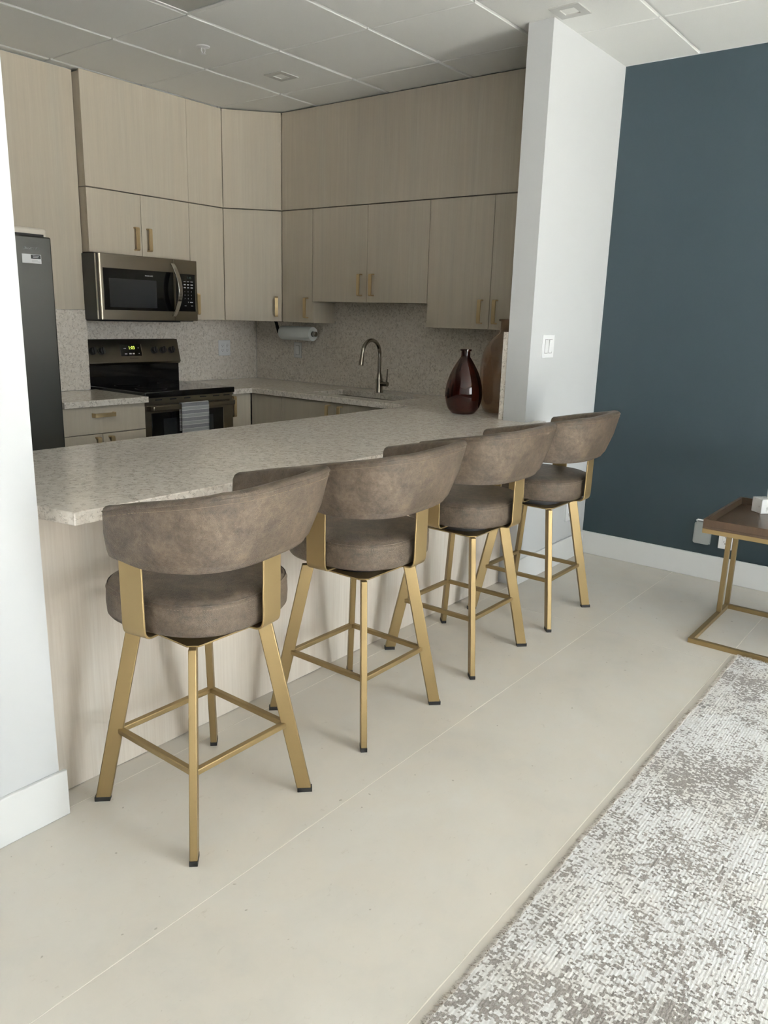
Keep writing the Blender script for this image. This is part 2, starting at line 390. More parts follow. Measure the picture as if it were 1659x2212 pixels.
# baseboards
struct(B(XMIN, 1.626, 0, .7915, 1.640, .141).obj('baseboard_left', M_trim, bevel=.003))
struct(B(3.41, 1.6315, 0, XT-.015, YW, .141).obj('baseboard_stub', M_trim, bevel=.003))
struct(B(4.2735, YREAR, 0, XT, 1.6455, .141).obj('baseboard_right', M_trim, bevel=.003))

# ------------------------------------------------------------------ worktops and backsplashes
ZC, TH = .892, .036
SX0, SX1, SY0, SY1 = 3.70, 4.00, 2.72, 3.42      # sink opening
XB, YB = 4.22, 4.52; XSE, YSE = 3.56, 3.86; YBB = 2.49
bm = bmesh.new()
outer = [(XL-.6, 1.762), (XL+.002, 1.762), (XL+.002, 1.70), (.806, 1.70), (.832, 1.566), (3.50, 1.560), (3.56, 1.60), (3.56, 1.6435), (3.415, 1.6435),
         (3.415, 1.778), (XB, 1.778), (XB, YB), (3.387, YB), (3.387, YSE), (XSE, YSE), (XSE, YBB), (XL-.6, YBB)]
hole = []
rr = .03
for cx_, cy_, a0 in ((SX0+rr, SY0+rr, 180), (SX1-rr, SY0+rr, 270), (SX1-rr, SY1-rr, 0), (SX0+rr, SY1-rr, 90)):
    for k in range(5): a = math.radians(a0+k*22.5); hole.append((cx_+rr*math.cos(a), cy_+rr*math.sin(a)))
def ring(pts): 
    vs = [bm.verts.new((x, y, ZC)) for x, y in pts]; return [bm.edges.new((vs[i], vs[(i+1) % len(vs)])) for i in range(len(vs))]
es = ring(outer)+ring(hole)
bmesh.ops.triangle_fill(bm, edges=es, use_beauty=True)
ret = bmesh.ops.extrude_face_region(bm, geom=bm.faces[:])
bmesh.ops.translate(bm, verts=[v for v in ret['geom'] if isinstance(v, bmesh.types.BMVert)], vec=(0, 0, -TH))
bmesh.ops.recalc_face_normals(bm, faces=bm.faces[:])
me = bpy.data.meshes.new('countertop'); bm.to_mesh(me); bm.free(); me.materials.append(M_quartz)
ct = bpy.data.objects.new('countertop', me); COL.objects.link(ct)
b = ct.modifiers.new('bevel', 'BEVEL'); b.width = .0025; b.segments = 2; b.limit_method = 'ANGLE'
tag(ct, 'long beige fleck quartz worktop forming the bar and running under the sink', 'countertop')
ct2 = B(2.106, 3.79, ZC-TH, 2.656, 4.350, ZC).obj('countertop', M_quartz, bevel=.0025)
tag(ct2, 'short quartz worktop between the refrigerator and the range', 'countertop')
tag(B(2.106, 4.352, ZC+.001, 2.618, 4.370, 1.388).obj('backsplash_slab', M_quartz), 'narrow upright quartz slab beside the refrigerator, left of the range', 'backsplash')
tag(B(2.622, YB+.001, ZC+.001, XB, 4.538, 1.50).obj('backsplash_slab', M_quartz), 'quartz backsplash slab behind the range and below the microwave', 'backsplash')
tag(B(XB+.001, 1.81, ZC+.001, 4.238, 4.518, 1.60).obj('backsplash_slab', M_quartz), 'quartz backsplash slab behind the sink faucet', 'backsplash')
tag(B(3.419, 1.778, ZC+.001, XB-.001, 1.806, 1.345).obj('backsplash_slab', M_quartz, bevel=.0015), 'quartz backsplash slab seen edge-on against the white wall end, behind the vases', 'backsplash')

# ------------------------------------------------------------------ upper cabinets
ZT, ZU, YR, XS = 2.112, 1.343, 4.28, 3.997
g = .0016
def door_y(parent, x0, x1, z0, z1, y=YR, hx=None, hz=None, th=.018, name='door', horiz=False):
    d = B(x0+g, y, z0+g, x1-g, y+th, z1-g).obj(name, M_wood, parent, bevel=.001)
    if hx is not None: handle(d, (hx, y, hz), horizontal=horiz)
    return d
def door_x(parent, y0, y1, z0, z1, x=XS, hy=None, hz=None, th=.018, name='door'):
    d = B(x, y0+g, z0+g, x+th, y1-g, z1-g).obj(name, M_wood, parent, bevel=.001)
    if hy is not None: handle(d, (x, hy, hz), rz=-PI/2)
    return d
ZERO = (0,0,0)
u = thing('upper_cabinet', ZERO, 'pale oak two-door wall cabinet directly above the microwave', 'cabinet')
B(2.624, YR+.02, 1.738, 3.389, 4.518, ZT).obj('body', M_wood, u); door_y(u, 2.622, 3.006, 1.736, ZT, hx=2.957, hz=1.84); door_y(u, 3.006, 3.390, 1.736, ZT, hx=3.053, hz=1.84)
u = thing('upper_cabinet', ZERO, 'narrow pale oak wall cabinet just right of the microwave', 'cabinet')
B(3.392, YR+.02, ZU+.002, 3.688, 4.518, ZT).obj('body', M_wood, u); door_y(u, 3.390, 3.690, ZU, ZT, hx=3.432, hz=1.45)
u = thing('upper_cabinet', ZERO, 'diagonal corner wall cabinet between the range wall and the sink wall', 'cabinet')
dgl = [(3.692, 4.30), (4.015, 4.005), (4.218, 4.005), (4.218, 4.518), (3.692, 4.518)]
MB().prism(dgl, ZU+.002, ZT).obj('body', M_wood, u)
def diag_panel(p, z0, z1, name='door'):
    a, b2 = Vector((3.692, 4.28)), Vector((3.9955, 4.0025)); d = (b2-a).normalized(); n_ = Vector((-d.y, d.x))
    a2, c2 = a+d*g, b2-d*g
    return MB().prism([tuple(a2), tuple(c2), tuple(c2+n_*.016), tuple(a2+n_*.016)], z0, z1).obj(name, M_wood, p, bevel=.001)
dd = diag_panel(u, ZU+g, ZT-g); q_ = Vector((3.692, 4.28)).lerp(Vector((3.9955, 4.0025)), .90)
handle(dd, (q_.x, q_.y, 1.45), rz=math.atan2(4.0025-4.28, 3.9955-3.692))
u = thing('upper_cabinet', ZERO, 'single-door wall cabinet above the paper towel roll', 'cabinet')
B(XS+.02, 3.702, ZU+.002, 4.218, 4.002, ZT).obj('body', M_wood, u); door_x(u, 3.700, 4.000, ZU, ZT, hy=3.748, hz=1.446)
B(XS, 3.6825, ZU, 4.218, 3.6995, 1.488).obj('end_panel', M_wood, u)
u = thing('upper_cabinet', ZERO, 'short two-door wall cabinet over the sink faucet', 'cabinet')
B(XS+.02, 2.707, 1.492, 4.218, 3.698, ZT).obj('body', M_wood, u); door_x(u, 3.202, 3.698, 1.490, ZT, hy=3.253, hz=1.604); door_x(u, 2.705, 3.202, 1.490, ZT, hy=3.150, hz=1.604)
u = thing('upper_cabinet', ZERO, 'two-door wall cabinet above the glass vases, against the white wall end', 'cabinet')
B(XS+.02, 1.782, ZU+.002, 4.218, 2.703, ZT).obj('body', M_wood, u); door_x(u, 2.243, 2.703, ZU, ZT, hy=2.299, hz=1.448); door_x(u, 1.782, 2.243, ZU, ZT, hy=2.196, hz=1.448)
ZF0, ZF1 = ZT+.005, HC-.008
def fascia_y(x0, x1, lab):
    t = thing('fascia_cabinet', ZERO, lab, 'cabinet'); B(x0+.002, YR+.02, ZF0, x1-.002, 4.518, ZF1-.01).obj('body', M_wood, t); B(x0+g/2, YR, ZF0, x1-g/2, YR+.018, ZF1).obj('front_panel', M_wood, t, bevel=.0008)
fascia_y(2.622, 3.390, 'tall blank oak panel up to the ceiling, above the microwave cabinet')
fascia_y(3.390, 3.690, 'narrow blank oak panel up to the ceiling, left of the diagonal corner')
t = thing('fascia_cabinet', ZERO, 'diagonal blank oak panel under the ceiling in the kitchen corner', 'cabinet')
MB().prism(dgl, ZF0, ZF1-.01).obj('body', M_wood, t); diag_panel(t, ZF0, ZF1, 'front_panel')
t = thing('fascia_cabinet', ZERO, 'long blank oak panel up to the ceiling above the sink wall cabinets', 'cabinet')
B(XS+.02, 1.782, ZF0, 4.218, 4.002, ZF1-.01).obj('body', M_wood, t); B(XS, 1.782, ZF0, XS+.018, 4.0, ZF1).obj('front_panel', M_wood, t, bevel=.0008)
tag(B(1.0, 4.352, 1.390, 2.6195, 4.370, ZF1).obj('wall_panel', M_wood), 'flat pale oak wall panel above and beside the refrigerator', 'panel')

# ------------------------------------------------------------------ base cabinets
u = thing('base_cabinet', ZERO, 'oak base cabinet with brass-handled drawer between refrigerator and range', 'cabinet')
B(2.112, 3.85, .1, 2.650, 4.35, .855).obj('body', M_wood, u); B(2.112, 3.90, 0, 2.650, 4.3, .1).obj('toe_kick', M_wood, u)
door_y(u, 2.108, 2.654, .693, .853, y=3.83, hx=2.365, hz=.803, name='drawer', horiz=True)
door_y(u, 2.108, 2.357, .105, .692, y=3.83, hx=2.318, hz=.605); door_y(u, 2.357, 2.654, .105, .692, y=3.83, hx=2.405, hz=.605)
u = thing('base_cabinet', ZERO, 'narrow oak base cabinet right of the range', 'cabinet')
B(3.395, 3.92, .1, 3.578, 4.518, .855).obj('body', M_wood, u); door_y(u, 3.390, 3.583, .105, .853, y=3.90, hx=3.412, hz=.77)
u = thing('base_cabinet', ZERO, 'oak sink base cabinet with brass-handled doors, partly hidden by the bar', 'cabinet')
B(3.605, 2.55, .1, 4.21, 3.90, .118).obj('bottom_panel', M_wood, u); B(3.605, 2.55, .12, 4.21, 2.568, .855).obj('side_panel', M_wood, u); B(3.605, 3.88, .12, 4.21, 3.898, .855).obj('side_panel', M_wood, u); B(4.195, 2.57, .12, 4.21, 3.878, .855).obj('back_panel', M_wood, u)
door_x(u, 3.595, 3.893, .105, .853, x=3.585, name='filler_panel'); door_x(u, 3.100, 3.595, .105, .853, x=3.585, hy=3.155, hz=.765); door_x(u, 2.60, 3.100, .105, .853, x=3.585, hy=3.052, hz=.765)
u = thing('bar_counter_front', ZERO, 'whitewashed oak panel front below the bar worktop, behind the stools', 'cabinet')
B(.80, 1.7345, .002, 3.404, 1.7525, .8545).obj('front_panel', M_panelwood, u)
B(.82, 1.7545, .0, 3.404, 2.40, .8545).obj('body', M_wood, u)

# ------------------------------------------------------------------ sink and faucet
u = thing('kitchen_sink', (3.85, 3.07, 0), 'undermounted dark steel sink basin in the quartz worktop', 'sink')
mb = MB(); x0, x1, y0, y1 = SX0-3.85-.004, SX1-3.85+.004, SY0-3.07-.004, SY1-3.07+.004
z1, z0 = ZC-TH-.001, ZC-.22
def rect(d, z): return [(x0+d, y0+d, z), (x1-d, y0+d, z), (x1-d, y1-d, z), (x0+d, y1-d, z)]
mb.loops([rect(-.02, z1-.004), rect(-.02, z1), rect(0, z1), rect(.012, z0+.02), rect(.03, z0), rect(.14, z0-.004)], cap=False); mb.add(rect(.14, z0-.004), [(0,1,2,3)])
mb.obj('basin', Mat('dark_sink_steel', srgb(58,55,50), .4, .9).m, u, bevel=.004)
MB().lathe([(.0, .0), (.04, 0), (.045, .004), (.03, .005), (.0, .003)], (0, .0, z0+.001), 24, cap=False).obj('drain', M_chrome, u)
u = thing('faucet', (4.045, 3.112, ZC), 'brushed nickel gooseneck faucet with side lever behind the sink', 'faucet')
MB().lathe([(.0,.0),(.029,0),(.029,.008),(.026,.014),(.026,.085),(.020,.11),(.014,.135),(.0,.136)], seg=28, cap=False).obj('body', M_nickel, u)
pth = [(0,0,.12), (0,0,.20), (0,0,.262)]; R_ = .092
pth += [(-R_+R_*math.cos(math.radians(a)), 0, .262+R_*math.sin(math.radians(a))) for a in range(10, 171, 10)]
e = Vector(pth[-1]); dv = Vector((-math.sin(math.radians(10)), 0, -math.cos(math.radians(10)))); pth += [tuple(e+dv*.02)]
MB().tube(pth, .0125, 16).obj('spout', M_nickel, u)
MB().tube([tuple(e+dv*.02), tuple(e+dv*.05), tuple(e+dv*.055), tuple(e+dv*.088)], [.0135, .014, .0155, .0165], 18).obj('spray_head', M_nickel, u)
MB().tube([(0,-.02,.062), (0,-.075,.062)], .0155, 18).obj('lever_hub', M_nickel, u)
MB().tube([(0,-.066,.07), (0,-.068,.10), (0,-.072,.165)], [.0055, .005, .0045], 10).obj('lever', M_nickel, u)

# ------------------------------------------------------------------ refrigerator
u = thing('refrigerator', ZERO, 'tall graphite refrigerator at the left with a white sticker', 'refrigerator')
B(1.38, 3.832, .02, 2.098, 4.345, 1.800).obj('body', M_cream, u, bevel=.012)
B(1.40, 3.80, .03, 2.062, 3.832, 1.766).obj('door_gasket', M_rubber, u)
B(1.385, 3.758, .62, 2.078, 3.80, 1.752).obj('upper_door', M_graphite, u, bevel=.008)
B(1.385, 3.758, .04, 2.078, 3.80, .612).obj('freezer_drawer', M_graphite, u, bevel=.008)
text('logo', 'FRIGIDAIRE', .0165, (1.968, 3.7575, 1.690), FRONT_Y, M_chrome, u)
st = B(1.914, 3.7562, 1.617, 2.016, 3.758, 1.662).obj('sticker', M_plastic, u, bevel=.0006)
B(1.961, 3.7558, 1.640, 2.013, 3.7562, 1.659).obj('sticker_block', M_blackmatte, st)
mb = MB(); mb.box(1.970, 3.7555, 1.652, 2.004, 3.7558, 1.655); mb.box(1.970, 3.7555, 1.645, 2.000, 3.7558, 1.648); mb.obj('sticker_print', M_print, st, smooth=0)['kind'] = 'stuff'
mb = MB(); mb.box(1.965, 3.7558, 1.632, 1.996, 3.7562, 1.634); mb.box(1.965, 3.7558, 1.625, 2.009, 3.7562, 1.627); mb.obj('sticker_lines', M_print, st, smooth=0)['kind'] = 'stuff'

# ------------------------------------------------------------------ microwave
u = thing('microwave', ZERO, 'stainless over-range microwave with bowed handle under the wall cabinet', 'microwave')
mx0, mx1, my, mz0, mz1 = 2.602, 3.352, 4.168, 1.336, 1.7285
B(mx0+.01, my+.032, mz0-.006, mx1-.012, 4.515, mz1+.002).obj('body', M_blackmatte, u, bevel=.003)
# door: frame with rounded left edge
def rounded_front(x0, x1, y, th, z0, z1, r, left=True):
    p = [(x1, y), (x1, y+th), (x0, y+th)]
    if left: p += [(x0+r-r*math.cos(math.radians(a)), y+r-r*math.sin(math.radians(a))) for a in (0, 22, 45, 67, 90)]
    else: p += [(x0, y)]
    return MB().prism(p, z0, z1)
dr = rounded_front(mx0, 3.160, my, .03, mz0, mz1, .022).obj('door', M_steel, u)
MB().prism([(mx0-.001,my+.014),(mx0-.001,my+.030),(mx0+.004,my+.030),(mx0+.004,my+.010)], mz0+.001, mz1-.001).obj('edge_strip', M_chrome, dr)
B(2.634, my-.003, 1.395, 3.155, my, 1.645).obj('door_glass', M_blackgloss, dr, bevel=.001)
B(2.672, my-.0042, 1.412, 3.02, my-.003, 1.585).obj('window', M_mwglass, dr)
text('logo', 'FRIGIDAIRE', .012, (2.965, my-.0032, 1.6115), FRONT_Y, M_print, dr)
hp = []
for k in range(15):
    t_ = k/14; z = 1.365+.335*t_; hp.append((3.150, my-.004-.076*math.sin(PI*t_)**.85, z))
MB().ribbon(hp, .011, (1,0,0), .032).obj('handle', M_chrome, dr, bevel=.003)
cp = B(3.163, my, mz0, mx1, my+.03, mz1).obj('control_panel', M_steel, u, bevel=.001)
B(3.175, my-.003, 1.398, 3.332, my, 1.640).obj('keypad', M_blackgloss, cp, bevel=.001)
B(3.3325, my-.0035, 1.398, 3.336, my, 1.642).obj('trim_strip', M_chrome, cp)
text('clock', '1:45', .02, (3.285, my-.0032, 1.617), FRONT_Y, M_leddim, cp)
for r_, row in enumerate(('123', '456', '789', ' 0 ')):
    for c_, ch in enumerate(row):
        if ch != ' ': text('key_'+'zero one two three four five six seven eight nine'.split()[int(ch)], ch, .011, (3.245+.027*c_, my-.0032, 1.527-.023*r_), FRONT_Y, M_print, cp)
mb = MB()
for r_, zz in enumerate((1.590, 1.572, 1.553)):
    for c_ in range(3): mb.box(3.238+.028*c_, my-.0036, zz-.0035*(r_ > 0), 3.254+.028*c_+.004*(c_ == 2), my-.003, zz+.003)
for c_ in (0, 2): mb.box(3.240+.027*c_, my-.0036, 1.433, 3.256+.027*c_, my-.003, 1.436)
mb.box(3.286, my-.0036, 1.4555, 3.310, my-.003, 1.461)
mb.obj('key_legends', M_print, cp, smooth=0)['kind'] = 'stuff'
B(2.66, my+.06, mz0-.012, 3.25, my+.30, mz0-.006).obj('grease_filter', M_blackmatte, u)

# ------------------------------------------------------------------ range
u = thing('range', ZERO, 'stainless electric range with black glass cooktop under the microwave', 'stove')
rx0, rx1, ry = 2.662, 3.382, 3.850
B(rx0+.004, 3.90, .06, rx1-.004, 4.505, .872).obj('body', M_blackmatte, u); B(rx0+.03, 3.93, 0, rx1-.03, 4.45, .06).obj('plinth', M_blackmatte, u)
B(rx0, 3.838, .874, rx1, 4.44, .911).obj('cooktop', M_blackgloss, u, bevel=.006)
mb = MB(); 
for cx_, cy_, rr_ in ((2.84, 4.02, .10), (3.20, 4.02, .09), (2.84, 4.28, .08), (3.20, 4.28, .10)):
    mb.loops([[(cx_+(rr_-dr_)*math.cos(a*PI/20), cy_+(rr_-dr_)*math.sin(a*PI/20), .9113) for a in range(40)] for dr_ in (0, .003)], cap=False)
mb.obj('burner_rings', M_printd, u)['kind'] = 'stuff'
B(rx0+.004, 4.430, .911, rx1-.006, 4.50, 1.036).obj('backguard', M_blackgloss, u)
prof = [(4.412, 1.052), (4.424, 1.036), (4.502, 1.036), (4.502, 1.204), (4.452, 1.204), (4.4475, 1.200)]
mb = MB(); n = len(prof); mb.add([(rx0-.002, y, z) for y, z in prof]+[(rx1+.002, y, z) for y, z in prof], [tuple(range(n)), tuple(range(n, 2*n))[::-1]]+[(i, (i+1) % n, n+(i+1) % n, n+i) for i in range(n)])
co = mb.obj('control_console', M_steel_dark, u, bevel=.002)
tilt = math.atan2(4.4475-4.412, 1.200-1.052)
def on_console(z, off=0): 
    k = (z-1.052)/(1.200-1.052); return 4.412+(4.4475-4.412)*k-off
Rt_ = Matrix.Rotation(-tilt, 4, 'X')
def tilted(mb_, name, mat, x, z, off=.0, parent=co, **kw):
    o = mb_.obj(name, mat, parent, **kw); o.location = (x, on_console(z, off), z); o.rotation_euler = (-tilt, 0, 0); return o
tilted(B(-.082, -.0015, -.040, .082, .0, .040), 'display_panel', M_blackgloss, 2.985, 1.132, .0005, bevel=.0008)
tilted(B(.082, -.002, -.040, .0855, .0, .040), 'display_trim', M_chrome, 2.985, 1.132, .0005)
text('clock', '1:03', .030, (2.992, on_console(1.147, .0035), 1.147), (PI/2-tilt, 0, 0), M_led, co)
mb = MB()
for a in ((-.055, .010, -.037, .014), (-.052, -.028, -.034, -.022), (-.018, -.028, .000, -.020), (.008, -.028, .024, -.020), (.056, .012, .064, .016), (.056, -.026, .064, -.022)): mb.box(a[0], -.0026, a[1], a[2], -.0014, a[3])
tilted(mb, 'display_legends', M_print, 2.985, 1.132, .0005, smooth=0)['kind'] = 'stuff'
text('logo', 'FRIGIDAIRE', .0135, (3.0, on_console(1.078, .001), 1.078), (PI/2-tilt, 0, 0), M_printd, co)
km = None
for kx in (2.697, 2.762, 3.172, 3.245, 3.317):
    kb = MB().lathe([(.0,0),(.0235,0),(.0235,.006),(.020,.009),(.0185,.028),(.0,.029)], seg=20, cap=False); kb.xf(Matrix.Rotation(PI/2, 4, 'X')); kb.box(-.005, -.036, -.021, .005, -.024, .021)
    tilted(kb, 'knob', M_rubber, kx-.004, 1.128, .0)
B(rx0+.008, 3.858, .828, rx1-.008, 3.90, .872).obj('vent_strip', M_steel, u)
mb = MB()
for sx in (2.75, 2.86, 2.97, 3.10, 3.21, 3.30): mb.box(sx, 3.855, .855, sx+.05, 3.86, .862)
mb.obj('vent_slots', M_rubber, u, smooth=0)['kind'] = 'stuff'
od = B(rx0+.003, ry+.005, .22, rx1-.003, 3.90, .826).obj('oven_door', M_steel, u, bevel=.003)
B(2.715, ry, .34, 3.285, ry+.006, .778).obj('oven_glass', M_blackgloss, od, bevel=.001)
B(2.80, ry-.001, .40, 3.20, ry, .74).obj('oven_window', M_mwglass, od)
B(3.287, ry, .34, 3.292, ry+.006, .778).obj('glass_trim', M_chrome, od)
MB().ribbon([(2.69, ry+.006, .812), (2.69, 3.815, .812), (2.70, 3.803, .812), (3.345, 3.803, .812), (3.355, 3.815, .812), (3.355, ry+.006, .812)], .012, (0,0,1), .030).obj('handle', M_steel, od, bevel=.004)
B(rx0+.003, ry+.005, .07, rx1-.003, 3.90, .212).obj('warming_drawer', M_steel, u, bevel=.003)
# dish towel over the oven handle
u = thing('dish_towel', (3.006, 3.803, .812), 'grey striped dish towel hanging over the oven door handle', 'towel')
pp = []
for z in [-.175+.0125*k for k in range(16)]: pp.append((-.0145, z))
pp += [(-.014*math.cos(math.radians(a)), .018+.008*math.sin(math.radians(a))) for a in (20, 50, 90, 130, 160)]
for z in [.012-.012*k for k in range(15)]: pp.append((.0125, z))
rings = []
for k in range(13):
    x = -.108+.216*k/12; row = []
    for y, z in pp:
        wv = .0035*math.sin(k*1.1+z*14)*min(1, abs(z-.03)*6); row.append((x*(1+.04*(-z)), y-(wv+.002 if y < 0 else 0), z))
    rings.append(row)
mb = MB().loops(rings, closed=False, cap=False)
o = mb.obj('cloth', M_towel, u, smooth=80); sm = o.modifiers.new('solid', 'SOLIDIFY'); sm.thickness = .0025; sm.offset = -1

# ------------------------------------------------------------------ outlets and switches
def receptacle(name, loc, rz, gangs, label, cat, kind='duplex', w=None, h=.116):
    t = thing(name, loc, label, cat, rz=rz); w = w or (.072 if gangs == 1 else .116)
    B(-w/2, -.006, -h/2, w/2, 0, h/2).obj('cover_plate', M_plastic, t, bevel=.002)
    for k in range(gangs):
        cx_ = (k-(gangs-1)/2)*.046
        if kind == 'rocker':
            MB().add([(cx_-.0165,-.0065,-.034),(cx_+.0165,-.0065,-.034),(cx_+.0165,-.0065,.034),(cx_-.0165,-.0065,.034),(cx_-.0165,-.0065,-.034),(cx_+.0165,-.0065,-.034),
                      (cx_+.0165,-.0115,.034),(cx_-.0165,-.0115,.034)], [(0,1,2,3),(4,5,6,7),(0,3,7,4),(1,5,6,2),(2,6,7,3)]).obj('rocker', M_plastic, t)
            mb = MB()
            for a in ((-.0185,-.036,-.0165,.036),(.0165,-.036,.0185,.036),(-.0185,.034,.0185,.036),(-.0185,-.036,.0185,-.034)): mb.box(cx_+a[0], -.0066, a[1], cx_+a[2], -.006, a[3])
            mb.obj('rocker_gap', M_slot, t, smooth=0)
        elif kind == 'duplex':
            so = B(cx_-.0165, -.0085, -.034, cx_+.0165, -.006, .034).obj('socket', M_plastic, t, bevel=.001)
            mb = MB()
            for dz in (-.018, .018): mb.box(cx_-.008, -.009, dz-.002, cx_-.0055, -.0085, dz+.007); mb.box(cx_+.0055, -.009, dz-.002, cx_+.008, -.0085, dz+.007); mb.box(cx_-.0025, -.009, dz-.011, cx_+.0025, -.0085, dz-.006)
            mb.obj('slots', M_slot, so, smooth=0)
    return t
receptacle('outlet', (3.882, YB, 1.131), 0, 2, 'white double outlet on the quartz right of the range', 'outlet')
receptacle('light_switch', (XB, 4.054, 1.132), -PI/2, 1, 'single white plate on the quartz below the paper towel roll', 'switch', 'rocker', w=.080)
receptacle('light_switch', (3.606, YW, 1.277), 0, 2, 'white double rocker switch on the white wall end by the teal wall', 'switch', 'rocker', w=.13, h=.118)
receptacle('outlet', (4.045, YW, .305), 0, 1, 'low white outlet on the white wall end, behind the farthest stool', 'outlet')
receptacle('outlet', (XT, .800, .250), -PI/2, 1, 'white outlet low on the teal wall, half hidden by the side table leg', 'outlet', w=.074)
u = thing('outlet_cover', (XT, .925, .265), 'clear grey weatherproof outlet cover low on the teal wall', 'outlet', rz=-PI/2)
B(-.044, -.004, -.062, .044, 0, .058).obj('back_plate', M_plastic, u, bevel=.002)
mb = MB()
def rr2(w, h, r, y, dz=0):
    out = []
    for cx_, cz_, a0 in ((w-r, h-r, 0), (-(w-r), h-r, 90), (-(w-r), -(h-r), 180), (w-r, -(h-r), 270)):
        for k in range(4): a = math.radians(a0+30*k); out.append((cx_+r*math.cos(a), y, dz+cz_+r*math.sin(a)))
    return out
mb.loops([rr2(.046, .062, .012, -.002), rr2(.046, .062, .012, -.026), rr2(.038, .054, .010, -.034)])
mb.obj('cover', M_clearcover, u)
MB().tube([(-.040,-.012,.066), (-.034,-.016,.072), (.034,-.016,.072), (.040,-.012,.066)], .005, 10).obj('hinge', M_plastic, u)
B(.010, -.037, .036, .018, -.034, .050).obj('latch', M_rubber, u)

# ------------------------------------------------------------------ paper towel
u = thing('paper_towel_holder', (4.10, 3.945, 1.262), 'dark metal under-cabinet paper towel holder', 'holder')
MB().tube([(0,.20,0), (0,-.19,0)], .009, 14).obj('rod', M_nickel, u)
MB().tube([(0,-.158,0), (0,-.163,0), (0,-.188,0), (0,-.192,0)], [.016,.0185,.0185,.013], 20).obj('end_cap', M_nickel, u)
MB().ribbon([(0,.197,-.004), (0,.205,.02), (0,.225,.075), (0,.232,.0805), (0,.16,.0805)], .004, (1,0,0), .03).obj('bracket', M_rubber, u)
mb = MB().lathe([(.021,-.155),(.050,-.155),(.0515,-.151),(.0515,.155),(.050,.159),(.021,.159),(.021,-.155)], seg=40, cap=False); mb.xf(Matrix.Rotation(PI/2, 4, 'X'))
o = mb.obj('paper_towel_roll', M_paper, None, loc=(4.10, 3.945, 1.262)); tag(o, 'white paper towel roll hanging under the corner wall cabinet', 'paper towel')

# ------------------------------------------------------------------ vases
def vase(loc, prof, mat, label, th=.004, lip=None):
    inner = [(max(r-th, .001), z+(th if i == 0 else 0)) for i, (r, z) in enumerate(prof)][::-1]
    full = [(.0005, prof[0][1])]+prof+[(max(prof[-1][0]-th, .001), prof[-1][1])]+inner[1:-1]+[(.0005, prof[0][1]+th*1.6)]
    mb = MB().lathe(full, seg=56, cap=False); t = mb.obj('vase', mat, None, smooth=60, loc=loc); tag(t, label, 'vase'); return t
def smooth_prof(pts, n=8):
    out = []
    for i in range(len(pts)-1):
        p0 = pts[max(i-1, 0)]; p1 = pts[i]; p2 = pts[i+1]; p3 = pts[min(i+2, len(pts)-1)]
        for k in range(n):
            t = k/n; f = lambda a, b_, c, d: .5*((2*b_)+(-a+c)*t+(2*a-5*b_+4*c-d)*t*t+(-a+3*b_-3*c+d)*t**3)
            out.append((f(p0[0], p1[0], p2[0], p3[0]), f(p0[1], p1[1], p2[1], p3[1])))
    return out+[pts[-1]]
p1 = [(.052, 0), (.064, .003)]+smooth_prof([(.064,.003),(.086,.03),(.100,.075),(.103,.115),(.096,.165),(.078,.22),(.055,.265),(.035,.297),(.0255,.312),(.0245,.33)])[1:]+[(.0245,.341),(.031,.342),(.0315,.351),(.026,.352)]
vase((3.492, 2.075, ZC), p1, M_redglass, 'dark oxblood glass vase, the shorter and nearer of the two vases')
p2 = [(.075, 0), (.092, .004)]+smooth_prof([(.092,.004),(.118,.05),(.128,.14),(.131,.24),(.124,.31),(.104,.365),(.074,.405),(.043,.432),(.031,.446),(.029,.47)])[1:]+[(.0285,.503),(.040,.505),(.041,.515),(.034,.517)]
vase((3.712, 1.960, ZC), p2, M_amberglass, 'tall smoky amber glass vase standing behind the dark red one')

# ------------------------------------------------------------------ ceiling fixtures
u = thing('troffer_light', (2.155, 2.766, HC), 'square grey light panel switched off in the kitchen ceiling, cut by the photo top', 'light')
mb = MB(); a = .3
for q in ((-a,-a,a,-a+.018), (-a,a-.018,a,a), (-a,-a+.018,-a+.018,a-.018), (a-.018,-a+.018,a,a-.018)): mb.box(q[0], q[1], -.002, q[2], q[3], .01)
mb.obj('frame', M_tbar, u, smooth=0); B(-a+.018, -a+.018, .002, a-.018, a-.018, .010).obj('lens', M_lens, u)
def downlight(x, y, label):
    t = thing('recessed_light', (x, y, HC), label, 'light', 'square recessed ceiling lights'); a, h = .072, .036
    mb = MB(); mb.loops([[(-a,-a,0),(a,-a,0),(a,a,0),(-a,a,0)], [(-a,-a,-.005),(a,-a,-.005),(a,a,-.005),(-a,a,-.005)], [(-h,-h,-.005),(h,-h,-.005),(h,h,-.005),(-h,h,-.005)], [(-h,-h,0),(h,-h,0),(h,h,0),(-h,h,0)]], cap=False)
    mb.obj('trim_ring', M_trimplate, t)
    k = .024; mb = MB(); mb.loops([[(-h,-h,-.0005),(h,-h,-.0005),(h,h,-.0005),(-h,h,-.0005)], [(-k,-k,.010),(k,-k,.010),(k,k,.010),(-k,k,.010)]], cap=False); mb.add([(-k,-k,.010),(k,-k,.010),(k,k,.010),(-k,k,.010)], [(0,1,2,3)])
    mb.obj('baffle', M_bulb, t); return t
downlight(3.392, 3.393, 'square recessed light in the kitchen ceiling above the sink corner')
downlight(3.384, 1.553, 'square recessed light in the ceiling beside the top of the white wall end')
u = thing('fire_sprinkler', (2.793, 3.370, HC), 'small white fire sprinkler head in the kitchen ceiling', 'sprinkler')
MB().lathe([(.0,0),(.036,0),(.034,-.004),(.018,-.009),(.012,-.010),(.0,-.010)], seg=28, cap=False).obj('escutcheon', M_plastic, u)
